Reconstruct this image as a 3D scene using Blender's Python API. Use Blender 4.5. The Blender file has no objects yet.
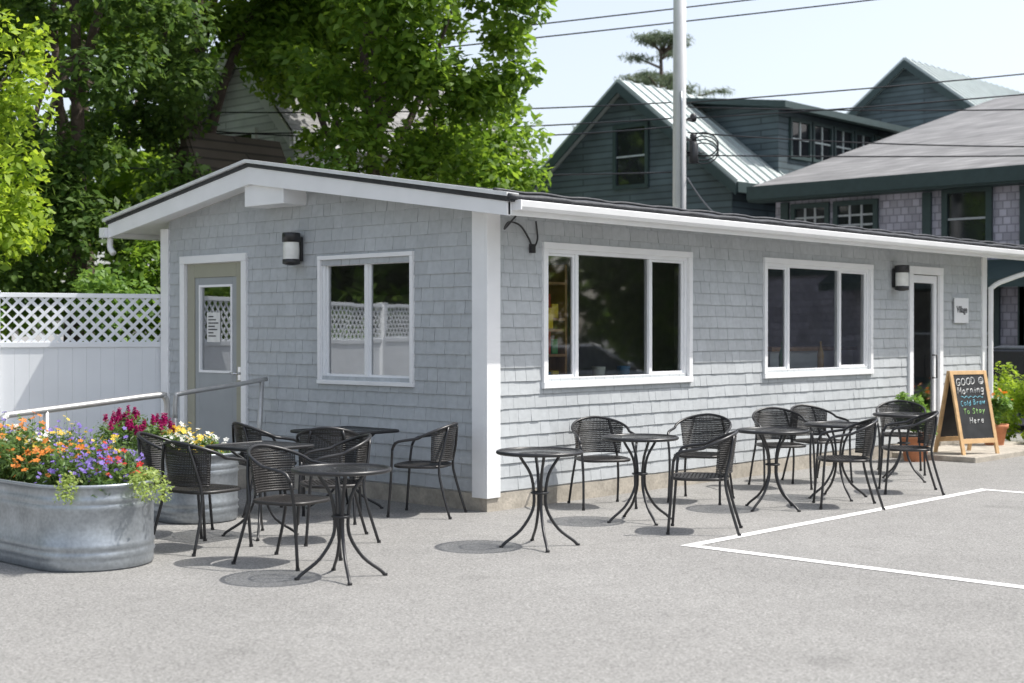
import bpy, math, random
import numpy as np
from mathutils import Vector, Matrix
rnd = random.Random(7)
nr = np.random.default_rng(5)
S = bpy.context.scene
COL = S.collection

# ------------------------------------------------------------ materials
def nt(name):
    m = bpy.data.materials.new(name); m.use_nodes = True
    n = m.node_tree; n.nodes.clear()
    out = n.nodes.new('ShaderNodeOutputMaterial')
    return m, n, out
def N(n, t, **kw):
    x = n.nodes.new(t)
    for k, v in kw.items():
        if k in x.inputs: x.inputs[k].default_value = v
        else: setattr(x, k, v)
    return x
def c4(c): return (c[0], c[1], c[2], 1)
def mul(c, f): return tuple(max(0, min(1, a*f)) for a in c)

def mat(name, col, rough=.6, metal=0., noise=(8, .12), bump=None, island=0., spec=.5, noise2=None, coat=0):
    m, n, out = nt(name)
    p = N(n, 'ShaderNodeBsdfPrincipled', Roughness=rough, Metallic=metal)
    p.inputs['Specular IOR Level'].default_value = spec
    p.inputs['Coat Weight'].default_value = coat
    tc = N(n, 'ShaderNodeTexCoord')
    ns = N(n, 'ShaderNodeTexNoise', Scale=noise[0], Detail=6.)
    n.links.new(tc.outputs['Object'], ns.inputs['Vector'])
    mx = N(n, 'ShaderNodeMix', data_type='RGBA')
    mx.inputs[6].default_value = c4(mul(col, 1-noise[1])); mx.inputs[7].default_value = c4(mul(col, 1+noise[1]))
    rp = N(n, 'ShaderNodeMapRange'); rp.inputs[1].default_value = .3; rp.inputs[2].default_value = .7
    n.links.new(ns.outputs['Fac'], rp.inputs[0]); n.links.new(rp.outputs[0], mx.inputs[0])
    last = mx.outputs[2]
    if noise2:
        n2 = N(n, 'ShaderNodeTexNoise', Scale=noise2[0], Detail=4.)
        n.links.new(tc.outputs['Object'], n2.inputs['Vector'])
        r2 = N(n, 'ShaderNodeMapRange'); r2.inputs[1].default_value = .35; r2.inputs[2].default_value = .65
        r2.inputs[3].default_value = 1-noise2[1]; r2.inputs[4].default_value = 1+noise2[1]
        n.links.new(n2.outputs['Fac'], r2.inputs[0])
        h = N(n, 'ShaderNodeHueSaturation'); n.links.new(last, h.inputs['Color']); n.links.new(r2.outputs[0], h.inputs['Value'])
        last = h.outputs['Color']
    if island:
        g = N(n, 'ShaderNodeNewGeometry')
        r2 = N(n, 'ShaderNodeMapRange'); r2.inputs[3].default_value = 1-island; r2.inputs[4].default_value = 1+island
        n.links.new(g.outputs['Random Per Island'], r2.inputs[0])
        h = N(n, 'ShaderNodeHueSaturation'); n.links.new(last, h.inputs['Color']); n.links.new(r2.outputs[0], h.inputs['Value'])
        last = h.outputs['Color']
    n.links.new(last, p.inputs['Base Color'])
    if bump:
        b = N(n, 'ShaderNodeTexNoise', Scale=bump[0], Detail=5.)
        n.links.new(tc.outputs['Object'], b.inputs['Vector'])
        bb = N(n, 'ShaderNodeBump', Strength=bump[1], Distance=bump[2] if len(bump) > 2 else .01)
        n.links.new(b.outputs['Fac'], bb.inputs['Height']); n.links.new(bb.outputs[0], p.inputs['Normal'])
    n.links.new(p.outputs[0], out.inputs[0])
    return m

def leafmat(name, c1, c2, trans=.4):
    m, n, out = nt(name)
    g = N(n, 'ShaderNodeNewGeometry')
    mx = N(n, 'ShaderNodeMix', data_type='RGBA')
    mx.inputs[6].default_value = c4(c1); mx.inputs[7].default_value = c4(c2)
    n.links.new(g.outputs['Random Per Island'], mx.inputs[0])
    d = N(n, 'ShaderNodeBsdfPrincipled', Roughness=.5)
    d.inputs['Specular IOR Level'].default_value = .35
    t = N(n, 'ShaderNodeBsdfTranslucent')
    hs = N(n, 'ShaderNodeHueSaturation', Saturation=1.05, Value=1.7)
    hs.inputs['Hue'].default_value = .485
    n.links.new(mx.outputs[2], d.inputs['Base Color']); n.links.new(mx.outputs[2], hs.inputs['Color'])
    n.links.new(hs.outputs[0], t.inputs['Color'])
    ms = N(n, 'ShaderNodeMixShader'); ms.inputs[0].default_value = trans
    n.links.new(d.outputs[0], ms.inputs[1]); n.links.new(t.outputs[0], ms.inputs[2])
    n.links.new(ms.outputs[0], out.inputs[0])
    return m

def glassmat(name, tint=.8, boost=1.5, base=.05, rough=.02):
    m, n, out = nt(name)
    t = N(n, 'ShaderNodeBsdfTransparent'); t.inputs[0].default_value = (tint*.95, tint, tint*.98, 1)
    g = N(n, 'ShaderNodeBsdfGlossy', Roughness=rough); g.inputs[0].default_value = (.95, .97, 1, 1)
    f = N(n, 'ShaderNodeFresnel', IOR=1.5)
    a = N(n, 'ShaderNodeMath', operation='MULTIPLY_ADD', use_clamp=True)
    a.inputs[1].default_value = boost; a.inputs[2].default_value = base
    n.links.new(f.outputs[0], a.inputs[0])
    ms = N(n, 'ShaderNodeMixShader')
    n.links.new(a.outputs[0], ms.inputs[0]); n.links.new(t.outputs[0], ms.inputs[1]); n.links.new(g.outputs[0], ms.inputs[2])
    n.links.new(ms.outputs[0], out.inputs[0])
    return m

def rowmat(name, col, step, dark=.5, rough=.7, width=.12, brick=None):
    m, n, out = nt(name)
    p = N(n, 'ShaderNodeBsdfPrincipled', Roughness=rough)
    tc = N(n, 'ShaderNodeTexCoord'); sp = N(n, 'ShaderNodeSeparateXYZ')
    n.links.new(tc.outputs['Object'], sp.inputs[0])
    ad = N(n, 'ShaderNodeMath', operation='ADD'); n.links.new(sp.outputs[0], ad.inputs[0]); n.links.new(sp.outputs[1], ad.inputs[1])
    cb = N(n, 'ShaderNodeCombineXYZ'); n.links.new(ad.outputs[0], cb.inputs[0]); n.links.new(sp.outputs[2], cb.inputs[1])
    br = N(n, 'ShaderNodeTexBrick', Scale=1.)
    br.inputs['Color1'].default_value = c4(mul(col, .82)); br.inputs['Color2'].default_value = c4(mul(col, 1.18))
    br.inputs['Mortar'].default_value = c4(mul(col, dark))
    br.inputs['Mortar Size'].default_value = step*width
    br.inputs['Brick Width'].default_value = brick if brick else 3.
    br.inputs['Row Height'].default_value = step
    n.links.new(cb.outputs[0], br.inputs['Vector'])
    ns = N(n, 'ShaderNodeTexNoise', Scale=1.3, Detail=6.); n.links.new(tc.outputs['Object'], ns.inputs['Vector'])
    r2 = N(n, 'ShaderNodeMapRange'); r2.inputs[1].default_value = .3; r2.inputs[2].default_value = .7; r2.inputs[3].default_value = .75; r2.inputs[4].default_value = 1.2
    n.links.new(ns.outputs[0], r2.inputs[0])
    h = N(n, 'ShaderNodeHueSaturation'); n.links.new(br.outputs[0], h.inputs['Color']); n.links.new(r2.outputs[0], h.inputs['Value'])
    n.links.new(h.outputs[0], p.inputs['Base Color'])
    bb = N(n, 'ShaderNodeBump', Strength=.5, Distance=.02, invert=True)
    n.links.new(br.outputs['Fac'], bb.inputs['Height']); n.links.new(bb.outputs[0], p.inputs['Normal'])
    n.links.new(p.outputs[0], out.inputs[0])
    return m

M = {}
M['white'] = mat('white_paint', (.85, .855, .86), .5, noise=(3, .04), bump=(30, .1))
M['vinyl'] = mat('white_vinyl', (.84, .85, .86), .4, noise=(2, .04))
M['fence'] = mat('white_fence_vinyl', (.76, .785, .81), .45, noise=(1.2, .06))
M['shingle'] = mat('grey_stained_shingle', (.455, .478, .492), .8, noise=(18, .06), island=.045, bump=(60, .25, .004), noise2=(1.2, .05), spec=.25)
M['concrete'] = mat('concrete', (.40, .365, .31), .9, noise=(6, .2), bump=(40, .4), noise2=(40, .1))
M['roofdark'] = mat('black_roof_membrane', (.035, .037, .042), .55, noise=(12, .3), bump=(14, .6, .02))
M['drip'] = mat('metal_drip_edge', (.80, .81, .82), .35, .2, noise=(8, .08))
M['interior'] = mat('interior_plaster', (.50, .50, .49), .8)
M['wood'] = mat('warm_wood', (.42, .24, .11), .55, noise=(10, .25))
M['lightwood'] = mat('pale_pine_wood', (.62, .40, .20), .55, noise=(10, .15))
M['floor'] = mat('interior_floor', (.25, .2, .15), .5)
M['glass'] = glassmat('window_glass', .88, 1.7, .07, .03)
M['glassg'] = glassmat('gable_window_glass', .7, 2.2, .20)
M['olive'] = mat('olive_paint', (.34, .335, .265), .5, noise=(3, .06))
M['slate'] = mat('grey_door_paint', (.33, .35, .36), .5, noise=(3, .06))
M['black'] = mat('black_metal', (.018, .018, .02), .38, .0, noise=(20, .2), spec=.6)
M['weave'] = mat('black_woven_resin', (.026, .024, .023), .42, noise=(60, .3), island=.3, spec=.5)
M['galv'] = mat('galvanised_steel', (.36, .39, .42), .40, .65, noise=(5, .16), bump=(12, .15), noise2=(40, .08))
M['rail'] = mat('galvanised_handrail', (.50, .50, .49), .38, .5, noise=(10, .12))
M['soil'] = mat('potting_soil', (.03, .02, .015), .95, noise=(30, .4), bump=(40, .8))
M['terracotta'] = mat('terracotta', (.48, .19, .09), .8, noise=(12, .15))
M['chalk'] = mat('chalkboard', (.02, .021, .023), .6, noise=(6, .5))
M['chalkw'] = mat('white_chalk', (.78, .78, .76), .9)
M['chalkb'] = mat('blue_chalk', (.25, .60, .72), .9)
M['chalkg'] = mat('green_chalk', (.40, .68, .25), .9)
M['line'] = mat('white_road_paint', (.82, .82, .80), .8, noise=(25, .12), bump=(120, .4), noise2=(3, .08))
M['pole'] = mat('pale_grey_pole', (.80, .80, .80), .5, .0, noise=(3, .05))
M['bark'] = mat('bark', (.10, .075, .06), .95, noise=(8, .35), bump=(18, 1, .04))
M['teal'] = rowmat('teal_clapboard', (.095, .13, .145), .16)
M['teal_trim'] = mat('dark_green_trim', (.035, .06, .06), .6)
M['lav'] = rowmat('lavender_shingle', (.40, .385, .45), .15, dark=.6, width=.08, brick=.16)
M['roofgrey'] = rowmat('asphalt_shingle_roof', (.21, .207, .205), .1, dark=.75, width=.1, brick=.3)
M['metalroof'] = mat('standing_seam_roof', (.50, .55, .54), .45, .3, noise=(2, .08))
M['clap_white'] = rowmat('white_clapboard', (.78, .79, .80), .14, dark=.7)
M['brown'] = rowmat('brown_clapboard', (.09, .07, .055), .16)
M['darkglass'] = mat('dark_window_glass', (.02, .023, .027), .06, spec=.8, noise=(2, .3))
M['carpaint'] = mat('dark_grey_car_paint', (.05, .055, .06), .25, .3, coat=1)
M['rubber'] = mat('tyre_rubber', (.02, .02, .02), .8)
M['chrome'] = mat('bright_metal', (.7, .7, .7), .2, 1)
M['redlamp'] = mat('red_lamp', (.5, .02, .02), .2)
M['paper'] = mat('printed_paper', (.7, .7, .68), .8)
M['ink'] = mat('dark_ink', (.03, .03, .035), .7)
m, n, out = nt('smoked_glass_tabletop')
p = N(n, 'ShaderNodeBsdfPrincipled', Roughness=.22); p.inputs['Base Color'].default_value = (.05, .05, .052, 1)
tc = N(n, 'ShaderNodeTexCoord'); nz_ = N(n, 'ShaderNodeTexNoise', Scale=70., Detail=2.); n.links.new(tc.outputs['Object'], nz_.inputs['Vector'])
bb = N(n, 'ShaderNodeBump', Strength=.35, Distance=.003); n.links.new(nz_.outputs[0], bb.inputs['Height']); n.links.new(bb.outputs[0], p.inputs['Normal'])
t = N(n, 'ShaderNodeBsdfTransparent'); t.inputs[0].default_value = (.66, .68, .69, 1)
ms = N(n, 'ShaderNodeMixShader'); ms.inputs[0].default_value = .5
n.links.new(p.outputs[0], ms.inputs[1]); n.links.new(t.outputs[0], ms.inputs[2]); n.links.new(ms.outputs[0], out.inputs[0])
M['tabletop'] = m

# ------------------------------------------------------------ mesh builder
class MB:
    def __init__(s): s.v = []; s.f = []; s.m = []; s.s = []
    def add(s, vs, fs, mi=0, sm=False):
        b = len(s.v); s.v += [tuple(v) for v in vs]
        for f in fs:
            s.f.append([i+b for i in f]); s.m.append(mi); s.s.append(sm)
    def box(s, x0, x1, y0, y1, z0, z1, mi=0):
        s.add([(x0,y0,z0),(x1,y0,z0),(x1,y1,z0),(x0,y1,z0),(x0,y0,z1),(x1,y0,z1),(x1,y1,z1),(x0,y1,z1)],
              [(0,3,2,1),(4,5,6,7),(0,1,5,4),(1,2,6,5),(2,3,7,6),(3,0,4,7)], mi)
        return s
    def hexa(s, p, mi=0):
        s.add(p, [(0,3,2,1),(4,5,6,7),(0,1,5,4),(1,2,6,5),(2,3,7,6),(3,0,4,7)], mi); return s
    def prism(s, poly, a0, a1, axis='x', mi=0):
        n = len(poly)
        def P(a, p):
            return (a, p[0], p[1]) if axis == 'x' else ((p[0], a, p[1]) if axis == 'y' else (p[0], p[1], a))
        vs = [P(a0, p) for p in poly]+[P(a1, p) for p in poly]
        fs = [list(range(n))[::-1], list(range(n, 2*n))]+[(i, (i+1) % n, (i+1) % n+n, i+n) for i in range(n)]
        s.add(vs, fs, mi); return s
    def tube(s, pts, r, seg=8, mi=0, closed=False):
        pts = [Vector(p) for p in pts]; n = len(pts)
        rs = r if isinstance(r, (list, tuple)) else [r]*n
        vs = []; prev = None
        for i, p in enumerate(pts):
            if closed: t = pts[(i+1) % n]-pts[i-1]
            else: t = pts[min(i+1, n-1)]-pts[max(i-1, 0)]
            t.normalize()
            if prev is None:
                a = Vector((0, 0, 1)) if abs(t.z) < .9 else Vector((1, 0, 0))
                u = t.cross(a).normalized()
            else:
                u = prev-t*prev.dot(t)
                u.normalize()
            prev = u; w = t.cross(u)
            for k in range(seg):
                an = 2*math.pi*k/seg
                vs.append(p+(u*math.cos(an)+w*math.sin(an))*rs[i])
        fs = []
        for i in range(n if closed else n-1):
            j = (i+1) % n
            for k in range(seg):
                fs.append((i*seg+k, i*seg+(k+1) % seg, j*seg+(k+1) % seg, j*seg+k))
        if not closed:
            fs.append(tuple(range(seg))[::-1]); fs.append(tuple((n-1)*seg+k for k in range(seg)))
        s.add(vs, fs, mi, True); return s
    def lathe(s, prof, seg=24, c=(0, 0, 0), mi=0, sm=True, cap=True):
        vs = []; n = len(prof)
        for r, z in prof:
            for k in range(seg):
                a = 2*math.pi*k/seg; vs.append((c[0]+r*math.cos(a), c[1]+r*math.sin(a), c[2]+z))
        fs = [(i*seg+k, i*seg+(k+1) % seg, (i+1)*seg+(k+1) % seg, (i+1)*seg+k) for i in range(n-1) for k in range(seg)]
        s.add(vs, fs, mi, sm)
        if cap:
            s.add(vs[:seg], [tuple(range(seg))[::-1]], mi); s.add(vs[-seg:], [tuple(range(seg))], mi)
        return s

def spline(pts, n=6):
    P = [Vector(p) for p in pts]; P = [P[0]*2-P[1]]+P+[P[-1]*2-P[-2]]
    out = []
    for i in range(1, len(P)-2):
        for k in range(n):
            t = k/n; a, b, c, d = P[i-1], P[i], P[i+1], P[i+2]
            out.append(.5*((2*b)+(-a+c)*t+(2*a-5*b+4*c-d)*t*t+(-a+3*b-3*c+d)*t**3))
    out.append(P[-2]); return out

def mk(name, mb, mats, parent=None, loc=(0, 0, 0), rot=0., bevel=0., label=None):
    me = bpy.data.meshes.new(name)
    me.from_pydata(mb.v, [], mb.f)
    if not isinstance(mats, (list, tuple)): mats = [mats]
    for m in mats: me.materials.append(m)
    me.polygons.foreach_set('material_index', mb.m)
    me.polygons.foreach_set('use_smooth', mb.s)
    me.update()
    o = bpy.data.objects.new(name, me); COL.objects.link(o)
    o.location = loc; o.rotation_euler = (0, 0, rot)
    if parent: o.parent = parent
    if bevel:
        b = o.modifiers.new('bevel', 'BEVEL'); b.width = bevel; b.segments = 2; b.limit_method = 'ANGLE'; b.angle_limit = math.radians(40)
    if label: o['label'] = label
    return o
def thing(name, label, cat, loc=(0, 0, 0), rot=0., group=None):
    e = bpy.data.objects.new(name, None); COL.objects.link(e); e.empty_display_size = .2
    e.location = loc; e.rotation_euler = (0, 0, rot)
    e['label'] = label; e['category'] = cat
    if group: e['group'] = group
    return e
def clone(root, loc, rot, label=None):
    r = root.copy(); COL.objects.link(r); r.location = loc; r.rotation_euler = (0, 0, rot)
    if label: r['label'] = label
    for ch in root.children:
        c = ch.copy(); COL.objects.link(c); c.parent = r
        for g in ch.children:
            gg = g.copy(); COL.objects.link(gg); gg.parent = c
    return r

def text_part(txt, size, m, parent, loc, rot_euler, name='lettering', bold=0., shear=0.):
    cu = bpy.data.curves.new('t', 'FONT'); cu.body = txt; cu.size = size; cu.align_x = 'CENTER'; cu.align_y = 'CENTER'
    cu.extrude = .001; cu.offset = bold; cu.shear = shear
    o = bpy.data.objects.new('t', cu); COL.objects.link(o)
    dg = bpy.context.evaluated_depsgraph_get(); me = bpy.data.meshes.new_from_object(o.evaluated_get(dg))
    bpy.data.objects.remove(o)
    me.materials.clear(); me.materials.append(m)
    q = bpy.data.objects.new(name, me); COL.objects.link(q); q.parent = parent; q.location = loc; q.rotation_euler = rot_euler
    return q

# ------------------------------------------------------------ leaves
def leaves(name, centers, radii, n, size, m, parent=None, up=.5, aspect=.55, shell=.0):
    C = np.array(centers, float); R = np.array(radii, float)
    if R.ndim == 1: R = np.repeat(R[:, None], 3, 1)*np.array([1, 1, .75])
    w = (R[:, 0]*R[:, 1]*R[:, 2])**(2/3); w /= w.sum()
    k = nr.choice(len(C), n, p=w)
    d = nr.normal(size=(n, 3)); d /= np.linalg.norm(d, axis=1)[:, None]
    rr = (shell+(1-shell)*nr.random(n)**.5)[:, None]
    pos = C[k]+d*rr*R[k]
    nrm = nr.normal(size=(n, 3)); nrm[:, 2] = np.abs(nrm[:, 2])+up; nrm += d*.5
    nrm /= np.linalg.norm(nrm, axis=1)[:, None]
    t = np.cross(nrm, nr.normal(size=(n, 3))); t /= np.linalg.norm(t, axis=1)[:, None]
    b = np.cross(nrm, t)
    L = (size*(.6+.8*nr.random(n)))[:, None]
    W = L*aspect
    v = np.stack([pos-t*L*.5, pos-b*W*.5+nrm*W*.12, pos+t*L*.5, pos+b*W*.5+nrm*W*.12], 1).reshape(-1, 3)
    me = bpy.data.meshes.new(name)
    me.vertices.add(4*n); me.vertices.foreach_set('co', v.ravel())
    me.loops.add(4*n); me.loops.foreach_set('vertex_index', np.arange(4*n, dtype=np.int32))
    me.polygons.add(n); me.polygons.foreach_set('loop_start', np.arange(0, 4*n, 4, dtype=np.int32))
    me.update(calc_edges=True); me.validate()
    me.materials.append(m)
    o = bpy.data.objects.new(name, me); COL.objects.link(o)
    if parent: o.parent = parent
    return o

LM = {
 'mid': leafmat('leaf_green', (.075, .155, .022), (.20, .32, .045), .52),
 'dark': leafmat('leaf_dark_green', (.05, .105, .028), (.13, .215, .045), .48),
 'bright': leafmat('leaf_yellow_green', (.18, .29, .035), (.34, .46, .06), .5),
 'shrub': leafmat('leaf_shrub', (.09, .18, .035), (.2, .34, .07), .4),
 'stem': leafmat('flower_foliage', (.06, .12, .03), (.16, .26, .07), .35),
 'pine': leafmat('pine_needles', (.06, .09, .05), (.14, .18, .10), .25),
}
def tree(name, label, base, h, crown_c, crown_r, nclump, clump_r, nleaf, lsize, lm, trunk_r=.18, group=None, lean=(0, 0), up=.5, lump=.8, limbs=7, seed=1, cat='tree', zsq=.75, extra=()):
    R = random.Random(seed)
    root = thing(name, label, cat, base, 0, group)
    cc = Vector(crown_c)-Vector(base)
    cl = []; cr = []
    for i in range(nclump):
        while True:
            p = Vector((R.uniform(-1, 1), R.uniform(-1, 1), R.uniform(-1, 1)))
            if .25 < p.length < 1: break
        if R.random() < .65: p = p.normalized()*R.uniform(.72, 1.0)
        q = cc+Vector((p.x*crown_r[0], p.y*crown_r[1], p.z*crown_r[2]))
        if q.z < .5: q.z = .5+R.random()*.5
        cl.append(q); rr = clump_r*R.uniform(.5, 1.3); cr.append((rr, rr, rr*zsq))
    for (ex_, ey_, ez_, er_) in extra:
        cl.append(Vector((ex_, ey_, ez_))-Vector(base)); cr.append((er_, er_, er_*zsq))
    tb = MB()
    top = Vector((cc.x*.9+lean[0], cc.y*.9+lean[1], cc.z+crown_r[2]*.4))
    mid = Vector((top.x*.35+.1, top.y*.35, top.z*.5))
    path = spline([(0, 0, -.1), mid, top], 6)
    nn = len(path)
    tb.tube(path, [trunk_r*(1-.8*i/(nn-1)) for i in range(nn)], 9)
    mk('trunk', tb, M['bark'], root)
    for i in range(limbs):
        a = path[R.randrange(nn//3, nn-2)]
        e = cl[R.randrange(len(cl))]
        lb = MB(); m2 = (a+e)*.5+Vector((R.uniform(-.3, .3), R.uniform(-.3, .3), R.uniform(0, .5)))
        pp = spline([a, m2, e], 5)
        lb.tube(pp, [trunk_r*.45*(1-.85*k/(len(pp)-1)) for k in range(len(pp))], 6)
        mk('limb', lb, M['bark'], root)
    leaves('crown', cl, cr, nleaf, lsize, lm, root, up=up)
    return root

# ------------------------------------------------------------ ground
def sheet(name, x0, x1, y0, y1, z, m):
    mb = MB(); mb.add([(x0, y0, z), (x1, y0, z), (x1, y1, z), (x0, y1, z)], [(0, 1, 2, 3)])
    o = mk(name, mb, m); o['kind'] = 'structure'; return o

m, n, out = nt('aged_asphalt')
p = N(n, 'ShaderNodeBsdfPrincipled', Roughness=.9); p.inputs['Specular IOR Level'].default_value = .25
tc = N(n, 'ShaderNodeTexCoord')
def nz(sc, det=4., ro=.5):
    x = N(n, 'ShaderNodeTexNoise', Scale=sc, Detail=det, Roughness=ro); n.links.new(tc.outputs['Object'], x.inputs['Vector']); return x
a1 = nz(.3, 5., .6); a2 = nz(3., 6., .6); a3 = nz(65., 3., .75); vo = N(n, 'ShaderNodeTexVoronoi', Scale=80.); n.links.new(tc.outputs['Object'], vo.inputs['Vector'])
def mr(src, lo, hi, a=.3, b=.7):
    x = N(n, 'ShaderNodeMapRange'); x.inputs[1].default_value = a; x.inputs[2].default_value = b; x.inputs[3].default_value = lo; x.inputs[4].default_value = hi
    n.links.new(src, x.inputs[0]); return x.outputs[0]
def mm(a, b):
    x = N(n, 'ShaderNodeMath', operation='MULTIPLY'); n.links.new(a, x.inputs[0]); n.links.new(b, x.inputs[1]); return x.outputs[0]
val = mm(mm(mr(a1.outputs[0], .88, 1.08), mr(a2.outputs[0], .94, 1.05)), mm(mr(a3.outputs[0], .68, 1.32), mr(vo.outputs['Color'], .70, 1.30, 0, 1)))
h = N(n, 'ShaderNodeHueSaturation'); h.inputs['Color'].default_value = (.262, .258, .248, 1); n.links.new(val, h.inputs['Value'])
st = nz(1.1, 2.); stf = mr(st.outputs[0], 1., .84, .66, .74)
h2 = N(n, 'ShaderNodeHueSaturation'); n.links.new(h.outputs[0], h2.inputs['Color']); n.links.new(stf, h2.inputs['Value'])
n.links.new(h2.outputs[0], p.inputs['Base Color'])
bb = N(n, 'ShaderNodeBump', Strength=.6, Distance=.006); n.links.new(a3.outputs[0], bb.inputs['Height']); n.links.new(bb.outputs[0], p.inputs['Normal'])
n.links.new(p.outputs[0], out.inputs[0]); M['asphalt'] = m
sheet('ground', -400, 600, -400, 600, 0, M['asphalt'])
sheet('parking_line', -.45, 4.71, -2.52, -2.42, .004, M['line'])
sheet('parking_line', -.45, -.35, -7.5, -2.52, .004, M['line'])
sheet('parking_line', 4.61, 4.71, -7.5, -2.52, .004, M['line'])

# ------------------------------------------------------------ CAFE
cafe = thing('cafe_building', 'single storey grey shingled cafe with white trim and low gable roof', 'building')
XL, YD = 10.13, 5.0
XR0, XR1 = -.33, 11.2
def rz(y): return 2.72+(y+.55)*(.56/3.55) if y < 3 else 3.28-(y-3)*(.44/2.6)

F_open = [(.79, 2.99, 1.14, 2.35), (4.50, 6.82, 1.14, 2.35), (7.93, 8.70, .14, 2.34)]
G_open = [(1.0, 2.22, 1.15, 2.27), (3.56, 4.54, .22, 2.32)]
def wall_boxes(a0, a1, z0, z1, op, put):
    A = sorted({a0, a1, *[o[0] for o in op], *[o[1] for o in op]}); Z = sorted({z0, z1, *[o[2] for o in op], *[o[3] for o in op]})
    for i in range(len(A)-1):
        for j in range(len(Z)-1):
            ca, cz = (A[i]+A[i+1])/2, (Z[j]+Z[j+1])/2
            if any(o[0] < ca < o[1] and o[2] < cz < o[3] for o in op): continue
            put(A[i], A[i+1], Z[j], Z[j+1])
w = MB()
wall_boxes(0, XL, .13, 2.64, F_open, lambda a, b, c, d: w.box(a, b, 0, .15, c, d))
wall_boxes(.15, YD-.15, .13, 2.55, G_open, lambda a, b, c, d: w.box(0, .15, a, b, c, d))
w.prism([(.15, 2.55), (YD-.15, 2.55), (YD-.15, rz(YD-.15)-.11), (3, 3.28-.11), (.15, rz(.15)-.11)], 0, .15, 'x')
w.box(0, XL, YD-.15, YD, .13, 2.72)
w.prism([(.15, .13), (YD-.15, .13), (YD-.15, rz(YD-.15)-.11), (3, 3.28-.11), (.15, rz(.15)-.11)], XL-.15, XL, 'x')
mk('wall_structure', w, M['interior'], cafe)
def shingles(a0, a1, z0, topf, op, mapf, ex=.122):
    mb = MB(); z = z0; R = random.Random(11)
    while True:
        if z > topf(min(3., (a0+a1)/2))-.02 and z > max(topf(a0), topf(a1)): break
        a = a0-R.uniform(0, .12); jz = R.uniform(-.0012, .0012)
        while a < a1:
            wd = R.choice([.11, .125, .14, .15, .165, .18])*R.uniform(.94, 1.06)
            b0, b1 = max(a, a0), min(a+wd, a1); a += wd
            zz0 = z+jz+R.uniform(-.0015, .0015); zz1 = z+ex+.012
            cz = z+ex/2; segs = [(b0, b1)]
            for o in op:
                if o[2] < cz < o[3]:
                    ns_ = []
                    for s0, s1 in segs:
                        if s1 <= o[0] or s0 >= o[1]: ns_.append((s0, s1)); continue
                        if s0 < o[0]: ns_.append((s0, o[0]))
                        if s1 > o[1]: ns_.append((o[1], s1))
                    segs = ns_
            for s0, s1 in segs:
                g = R.uniform(.0008, .0022); s0 += g; s1 -= g
                if s1-s0 < .012: continue
                tl, tr = min(zz1, topf(s0)), min(zz1, topf(s1))
                if tl-zz0 < .01 or tr-zz0 < .01: continue
                t = R.uniform(.014, .020); t2 = .004; tw = R.uniform(-.0015, .0015)
                P = [mapf(s0, t+tw, zz0), mapf(s1, t-tw, zz0), mapf(s1, 0, zz0), mapf(s0, 0, zz0),
                     mapf(s0, t2, tl), mapf(s1, t2, tr), mapf(s1, -.001, tr), mapf(s0, -.001, tl)]
                mb.hexa(P)
        z += ex
        if z > 3.3: break
    return mb
fs_op = [(.76, 3.02, 1.1, 2.38), (4.47, 6.85, 1.1, 2.38), (7.9, 8.73, .0, 2.38)]
gs_op = [(.97, 2.25, 1.12, 2.3), (3.52, 4.58, .0, 2.36)]
mk('wall', shingles(.13, 10.02, .17, lambda a: 2.66, fs_op, lambda a, t, z: (a, -t, z)), M['shingle'], cafe, label='front wall of weathered pale grey shingles')
mk('wall', shingles(.15, YD-.1, .17, lambda a: rz(a)-.14, gs_op, lambda a, t, z: (-t, a, z)), M['shingle'], cafe, label='gable end wall of pale grey shingles')
fd = MB(); fd.box(.01, XL-.01, .01, YD-.01, -.05, .129)
fd.box(-.012, XL, -.012, .01, -.05, .155); fd.box(-.012, .01, .0101, YD, -.05, .155)
mk('foundation', fd, M['concrete'], cafe)
fl = MB(); fl.box(.16, XL-.16, .16, YD-.16, .131, .15); mk('floor', fl, M['floor'], cafe)
cb = MB()
cb.box(-.034, .14, -.034, -.0, .12, 2.66); cb.box(-.034, -.0, .0, .155, .12, 2.67)
mk('corner_board', cb, M['white'], cafe, bevel=.004)
cb = MB(); cb.box(10.02, XL+.03, -.034, 0, .12, 2.64); mk('corner_board', cb, M['white'], cafe, bevel=.004)
cb = MB(); cb.box(-.034, 0, YD-.11, YD+.034, .12, 2.74); mk('corner_board', cb, M['white'], cafe, bevel=.004)
rf = MB()
rf.prism([(-.60, rz(-.6)-.03), (3, 3.255), (5.64, rz(5.64)-.03), (5.64, rz(5.64)+.012), (3, 3.30), (-.60, rz(-.6)+.02)], XR0-.03, XR1+.03, 'x')
roof = mk('roof', rf, M['roofdark'], cafe, bevel=.01)
er = MB()
pts = []
x = XR0-.05
while x < XR1:
    pts.append((x, -.612+rnd.uniform(-.004, .004), rz(-.6)+.016+.004*math.sin(x*9)+rnd.uniform(-.003, .003))); x += .12
er.tube(pts, .024, 8)
mk('roof_edge', er, M['roofdark'], roof)
er = MB()
pts = []; x = XR0-.02
while x < XR1:
    pts.append((x, -.42+rnd.uniform(-.01, .01), rz(-.42)+.045+.014*abs(math.sin(x*5.2)))); x += .1
er.tube(pts, .014, 8); mk('heating_cable', er, M['roofdark'], roof)
for (a, b) in [(-.6, 3.0), (3.0, 5.66)]:
    de = MB()
    za, zb = (rz(a)+.022 if a < 0 else 3.302), (3.302 if b == 3. else rz(b)+.014)
    x0, x1 = XR0-.06, XR0+.09
    de.hexa([(x0, a, za-.008), (x1, a, za-.008), (x1, b, zb-.008), (x0, b, zb-.008), (x0, a, za+.026), (x1, a, za+.026), (x1, b, zb+.026), (x0, b, zb+.026)])
    mk('drip_edge', de, M['drip'], roof)
sf = MB()
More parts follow.
